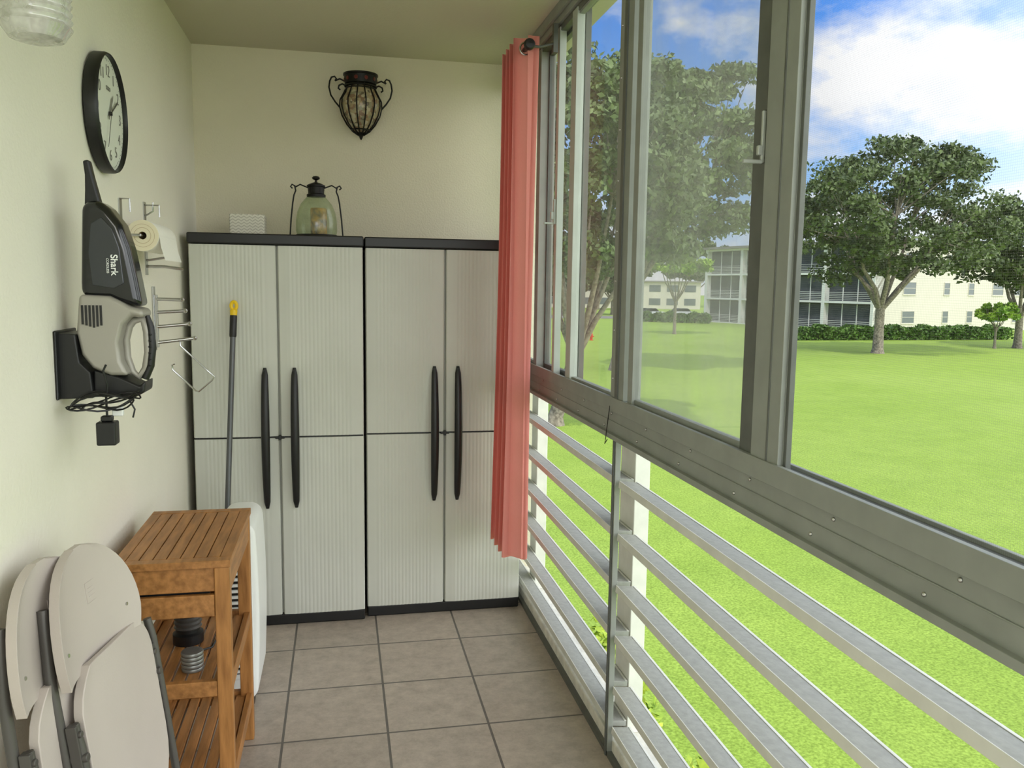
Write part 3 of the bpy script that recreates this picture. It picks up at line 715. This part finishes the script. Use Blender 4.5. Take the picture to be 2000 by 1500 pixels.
# ------------------------------------------------------------ outdoors
ZG=-2.85
g=G().add([(1.2,-60,ZG),(400,-60,ZG),(400,500,ZG),(-200,500,ZG),(-200,6,ZG),(1.2,6,ZG)],[(0,1,2,3,4,5)])
struct(build(g,'ground',M_grass,smooth=0),'wide mown green lawn','lawn')
def mesh_np(name,V,Fq,m,parent,base):
    me=bpy.data.meshes.new(name);n=len(V);k=len(Fq)
    V=V-np.array(base)
    me.vertices.add(n);me.vertices.foreach_set('co',V.astype(np.float32).ravel())
    me.loops.add(k*4);me.loops.foreach_set('vertex_index',Fq.astype(np.int32).ravel())
    me.polygons.add(k);me.polygons.foreach_set('loop_start',(np.arange(k)*4).astype(np.int32))
    me.update(calc_edges=True);me.validate()
    me.materials.append(m);o=bpy.data.objects.new(name,me);link(o)
    if parent is not None:o.parent=parent
    else:o.location=base
    BASE[o]=tuple(base);return o
def leafquads(C,size,rs):
    n=len(C);a=rs.normal(size=(n,3));a/=np.linalg.norm(a,axis=1)[:,None]
    b=rs.normal(size=(n,3));b-=a*(a*b).sum(1)[:,None];b/=np.linalg.norm(b,axis=1)[:,None]
    s=size*(.6+.8*rs.random(n))[:,None]
    V=np.stack([C-a*s,C+b*s*.55,C+a*s,C-b*s*.55],1).reshape(-1,3)
    return V,np.arange(n*4).reshape(-1,4)
def tree(base,cc,rad,nclump,nleaf,lsize,mleaf,label,trunk_r,fork,seed,lean=(0,0),clr=None,name='tree',low=.5,nb=8,irr=.0):
    rs=np.random.RandomState(seed);cc=np.array(cc,float);rad=np.array(rad,float)
    t=thing(name,base,label,'tree')
    g=G();b=Vector(base);fk=b+Vector((lean[0]*.5,lean[1]*.5,fork))
    g.tube([b-Vector((0,0,.2)),b+Vector((0,0,.3)),b+(fk-b)*.5,fk],[trunk_r*1.6,trunk_r*1.1,trunk_r*.95,trunk_r*.9],10)
    d=rs.normal(size=(nclump,3));d/=np.linalg.norm(d,axis=1)[:,None]
    rr=rs.random(nclump)**(1/3.);rr=.35+.66*rr
    d[:,2]=np.where(d[:,2]<-.45,d[:,2]*low,d[:,2])
    lump=1+irr*np.sin(d[:,0]*5+seed)*np.cos(d[:,2]*6+d[:,1]*4)
    CL=cc+d*(rr*lump)[:,None]*rad
    per=nleaf//nclump
    clr=clr or rad.mean()*.17
    P=[]
    for c in CL:
        q=rs.normal(size=(per,3));q/=np.linalg.norm(q,axis=1)[:,None]
        P.append(c+q*(rs.random(per)**.5)[:,None]*clr*np.array([1.35,1.35,.65])*(.5+.9*rs.random()))
    P=np.concatenate(P);V,Fq=leafquads(P,lsize,rs)
    mesh_np('foliage',V,Fq,mleaf,t,base)
    mids=[]
    for k in range(nb):
        a=2*pi*k/nb+rs.random()*.7;h=Vector((cc[0]+rad[0]*.62*math.cos(a),cc[1]+rad[1]*.6*math.sin(a),cc[2]+rad[2]*(rs.random()*.7-.15)))
        mid=fk+(h-fk)*.45+Vector((0,0,-.05*(h-fk).length));mid+=Vector((math.cos(a),math.sin(a),0))*rad[0]*.05
        q1=fk+(mid-fk)*.5+Vector((rs.normal()*.1,rs.normal()*.1,0))
        g.tube([fk-Vector((0,0,.2)),q1,mid,mid+(h-mid)*.5,h],[trunk_r*.55,trunk_r*.42,trunk_r*.32,trunk_r*.2,trunk_r*.07],7)
        mids+=[q1,mid,mid+(h-mid)*.5]
    for c in CL[::2]:
        e=Vector(c);m0=min(mids,key=lambda m:(m-e).length)
        g.tube([m0,(m0+e)/2+Vector((0,0,.12*rs.normal())),e],[trunk_r*.17,trunk_r*.11,trunk_r*.04],5)
    build(g,'trunk',M_bark,t,smooth=60)
    return t
tree((37.4,52.3,ZG),(38.3,52.6,6.8),(6.8,5.8,5.1),165,33000,.16,M_leaf,'large spreading oak standing alone on the lawn',.36,3.2,1,low=.9,irr=.16,clr=1.05)
tree((6.7,25.3,ZG),(7.7,24.6,4.9),(3.1,3,3.6),140,42000,.10,M_leafn,'leafy oak with pale leaning branches near the balcony',.22,2.3,2,lean=(1.2,0),low=.85,irr=.1)
tree((14.4,42,ZG),(18.0,42.2,8.1),(4.6,4,5.2),150,36000,.16,M_leafn,'tall oak seen through the dusty window pane',.3,4.2,3,lean=(1.5,0),low=.9,irr=.13)
tree((53.2,56.8,ZG),(54.5,57,5.3),(5.6,4.6,4.4),150,28000,.18,M_leaf,'broad oak beside the cream apartment building',.3,2.6,4,low=.85,irr=.13)
tree((31.5,75,ZG),(31.5,75,4.0),(3.0,2.8,1.9),60,9000,.2,M_leafl,'small bright green tree by the driveway',.15,3.2,5)
tree((50.8,56.5,ZG),(50.8,56.5,-.1),(1.4,1.4,1.0),30,5000,.2,M_leafl,'low bright green shrub tree by the hedge',.1,1.4,6)
k=0
for (x,y,r) in ((36,152,6),(50,158,6),(24,140,6),(66,190,8),(86,192,8),(43,128,4.5),(33,122,4)):
    k+=1;tree((x,y,ZG),(x,y,ZG+r*1.25),(r,r,r*.8),50,7000,.5,M_leaf,'distant rounded green tree beyond the lawn',.3,r*.5,10+k)
def hedge(p0,p1,w,h,n,ls,m,label,seed):
    rs=np.random.RandomState(seed);p0=np.array(p0,float);p1=np.array(p1,float);d=p1-p0;L=np.linalg.norm(d);d/=L;nn=np.array([-d[1],d[0]])
    a=rs.random(n)*L;b=(rs.random(n)-.5)*w;z=h*rs.random(n)**.6
    wob=.12*h*np.sin(a*1.7)+.1*h*np.sin(a*4.1+1)
    C=np.stack([p0[0]+d[0]*a+nn[0]*b,p0[1]+d[1]*a+nn[1]*b,ZG+z+wob*(z/h)],1)
    V,Fq=leafquads(C,ls,rs)
    o=mesh_np('hedge',V,Fq,m,None,(p0[0],p0[1],ZG));tag(o,label,'hedge');return o
hedge((37,66.5),(62,67.5),1.5,1.15,16000,.16,M_hedge,'long clipped green hedge before the apartment building',1)
hedge((38,104),(46,98),1.5,1.2,4000,.2,M_hedge,'short clipped green hedge near the driveway',2)
hedge((2.1,3.2),(2.2,7.6),.8,1.05,6000,.055,M_hedgey,'yellow green leafy shrubs growing below the balcony',3)
# apartment building
C0=Vector((55,78,ZG));a_=Vector((-7,26,0)).normalized();b_=Vector((26,7,0)).normalized()
MB=Matrix(((b_.x,a_.x,0,C0.x),(b_.y,a_.y,0,C0.y),(0,0,1,C0.z),(0,0,0,1)))
bl=thing('apartment_building',C0,'three storey cream apartment building with dark screened balconies','building')
LA,LB,H=27,27,9.5
build(G().obox(MB,1.6,LB,0,LA,0,H).obox(MB,0,1.6,0,.4,0,H),'facade',M_bldg,bl,smooth=0)
build(G().obox(MB,-.5,LB+.4,-.4,LA+.4,H,H+.3),'roof',M_roof,bl,smooth=0)
FH=3.13
for f in range(3):
    z=f*FH
    for k in range(4):
        y0=.5+k*6.7;y1=y0+6.1
        build(G().obox(MB,.5,.6,y0,y1,z+.1,z+FH-.2),'balcony_screen',M_bscreen,bl,smooth=0)
        g=G()
        for q in range(5): g.obox(MB,-.02,.03,y0,y1,z+.25+q*.2,z+.29+q*.2)
        for q in range(4): g.obox(MB,.42,.5,y0+q*2.0,y0+q*2.0+.08,z+.1,z+FH-.2)
        build(g,'balcony_railing',M_brail,bl,smooth=0)
for f in range(4): build(G().obox(MB,-.05,1.6,0,LA,f*FH-.12+(.0 if f else .12),f*FH+.12),'balcony_slab',M_brail,bl,smooth=0)
for k in range(5): build(G().obox(MB,-.06,1.6,k*6.7-.05 if k else 0,k*6.7+.4,0,H),'pillar',M_brail,bl,smooth=0)
for f in range(3):
    for (x,w) in ((4.4,1.9),(11.0,.9),(15.2,.9),(19.5,1.9),(23.5,1.2)):
        z=f*FH+1.0
        wn=build(G().obox(MB,x,x+w,-.03,.02,z,z+1.25),'window',M_bwin,bl,smooth=0)
        g=G();g.obox(MB,x-.08,x+w+.08,-.08,.0,z-.12,z).obox(MB,x-.05,x,-.06,0,z,z+1.3).obox(MB,x+w,x+w+.05,-.06,0,z,z+1.3).obox(MB,x-.05,x+w+.05,-.06,0,z+1.25,z+1.3).obox(MB,x,x+w,-.05,0,z+.6,z+.65)
        build(g,'window_frame',M_bldg,wn,smooth=0)
MF=T(59,168,ZG)@Matrix.Rotation(math.radians(-14),4,'Z')
b2=thing('apartment_building',(59,168,ZG),'low white two storey building far across the lawn','building')
build(G().obox(MF,-18,16,0,12,0,5.6),'facade',M_bldg,b2,smooth=0)
build(G().obox(MF,-18.4,16.4,-.5,12,5.6,5.9),'roof',M_roof,b2,smooth=0)
for f in range(2):
    for k in range(9):
        build(G().obox(MF,-17+k*3.7,-14.6+k*3.7,-.05,.05,f*2.8+.8,f*2.8+2.2),'window',M_bwin,b2,smooth=0)
g=G().add([(24,112,ZG+.02),(90,112,ZG+.02),(110,122,ZG+.02),(24,122,ZG+.02)],[(0,1,2,3)])
o=build(g,'driveway',M_asph,base=(50,117,ZG),smooth=0);tag(o,'grey asphalt driveway crossing the lawn','driveway')
def car(x,y,rot,label,m):
    c=thing('car',(x,y,ZG+.02),label,'car');M=T(x,y,ZG+.02)@Matrix.Rotation(rot,4,'Z')
    f=lambda a,b,t:tuple(M@Vector((a,t,b)))
    build(G().prism([(-2.2,.35),(2.2,.35),(2.25,.75),(1.5,.95),(-1.8,1.0),(-2.25,.85)],f,-.88,.88),'body',m,c,bevel=.08)
    build(G().prism([(1.0,.95),(.4,1.42),(-1.2,1.45),(-1.8,1.0)],f,-.76,.76),'cabin',M_carg,c,bevel=.08)
    for a in (-1.4,1.4):
        for b in (-.9,.7): build(G().tube([M@Vector((a,b,.34)),M@Vector((a,b+.2,.34))],.34,18),'wheel',M_tyre,c)
car(50.0,116,.2,'white car parked on the far driveway',M_car)
car(44.6,115,.2,'white car parked on the far driveway',M_car)
hx_,hy_=20.4,66.0
hy=thing('fire_hydrant',(hx_,hy_,ZG),'small red fire hydrant on the lawn','hydrant')
build(G().lathe([(.0001,0),(.17,0),(.17,.05),(.11,.07),(.11,.42),(.14,.44),(.14,.48),(.10,.57),(.04,.61),(.03,.66),(.0001,.66)],T(hx_,hy_,ZG),16),'body',M_red,hy)
build(G().tube([(hx_-.2,hy_,ZG+.33),(hx_+.2,hy_,ZG+.33)],.055,10).tube([(hx_,hy_-.2,ZG+.3),(hx_,hy_,ZG+.3)],.07,10),'outlets',M_red,hy)
# ------------------------------------------------------------ world
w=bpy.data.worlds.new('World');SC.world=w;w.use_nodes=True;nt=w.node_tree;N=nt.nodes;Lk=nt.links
bg=N['Background'];tc=N.new('ShaderNodeTexCoord');s=N.new('ShaderNodeSeparateXYZ');Lk.new(tc.outputs['Generated'],s.inputs[0])
r=N.new('ShaderNodeValToRGB');e=r.color_ramp.elements
e[0].position=0;e[0].color=lin((208,222,240));e[1].position=.6;e[1].color=lin((48,112,220))
x=e.new(.12);x.color=lin((152,196,245));x=e.new(.3);x.color=lin((80,148,238))
Lk.new(s.outputs[2],r.inputs[0])
mpw=N.new('ShaderNodeMapping');mpw.inputs['Scale'].default_value=(1,1,1.9);mpw.inputs['Location'].default_value=(.35,.1,.6);Lk.new(tc.outputs['Generated'],mpw.inputs[0])
n=N.new('ShaderNodeTexNoise');n.inputs['Scale'].default_value=5.2;n.inputs['Detail'].default_value=10;n.inputs['Roughness'].default_value=.56
Lk.new(mpw.outputs[0],n.inputs[0])
cr=N.new('ShaderNodeValToRGB');cr.color_ramp.elements[0].position=.45;cr.color_ramp.elements[1].position=.58
Lk.new(n.outputs[0],cr.inputs[0])
n2=N.new('ShaderNodeTexNoise');n2.inputs['Scale'].default_value=7;n2.inputs['Detail'].default_value=6;Lk.new(mpw.outputs[0],n2.inputs[0])
cc2=N.new('ShaderNodeValToRGB');cc2.color_ramp.elements[0].position=.35;cc2.color_ramp.elements[1].position=.62
cc2.color_ramp.elements[0].color=(.70,.74,.80,1);cc2.color_ramp.elements[1].color=(.92,.93,.94,1);Lk.new(n2.outputs[0],cc2.inputs[0])
mx=N.new('ShaderNodeMix');mx.data_type='RGBA';Lk.new(cr.outputs[0],mx.inputs[0]);Lk.new(r.outputs[0],mx.inputs[6]);Lk.new(cc2.outputs[0],mx.inputs[7])
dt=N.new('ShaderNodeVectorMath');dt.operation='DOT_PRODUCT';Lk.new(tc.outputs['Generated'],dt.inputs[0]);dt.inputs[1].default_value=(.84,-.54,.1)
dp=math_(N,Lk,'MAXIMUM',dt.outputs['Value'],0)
# added white brightness on the mostly unseen right-rear sky, to light the interior
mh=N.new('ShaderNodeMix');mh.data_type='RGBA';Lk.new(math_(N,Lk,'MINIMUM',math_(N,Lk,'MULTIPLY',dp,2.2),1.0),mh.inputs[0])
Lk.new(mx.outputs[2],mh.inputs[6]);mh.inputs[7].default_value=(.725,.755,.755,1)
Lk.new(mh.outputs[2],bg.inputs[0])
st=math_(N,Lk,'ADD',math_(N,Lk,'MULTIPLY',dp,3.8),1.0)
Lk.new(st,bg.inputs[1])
sun=bpy.data.lights.new('sun','SUN');sun.energy=2.1;sun.angle=.01;sun.color=(1,.95,.87)
so_=bpy.data.objects.new('sun',sun);link(so_);so_.rotation_euler=Vector((.22,.42,-.88)).to_track_quat('-Z','Y').to_euler()
al=bpy.data.lights.new('fill_light','AREA');al.energy=14;al.shape='RECTANGLE';al.size=1.2;al.size_y=1.0;al.color=(1,.95,.87)  # added area light behind the camera, no real fixture; fills the interior
ao=bpy.data.objects.new('fill_light',al);link(ao);ao.location=(.1,-.9,2.5);ao.rotation_euler=Vector((0,.80,-.40)).to_track_quat('-Z','Y').to_euler()
# ------------------------------------------------------------ camera
cam=bpy.data.cameras.new('camera');cam.sensor_width=36;cam.lens=29.113;cam.clip_end=1500
co=bpy.data.objects.new('camera',cam);link(co)
R=Matrix.Rotation(-.20508924,4,'Z')@Matrix.Rotation(pi/2-.11790459,4,'X')@Matrix.Rotation(.01409343,4,'Z')
co.matrix_world=T(0,0,1.55)@R
SC.camera=co
SC.view_settings.view_transform='Standard';SC.view_settings.look='None';SC.view_settings.exposure=0
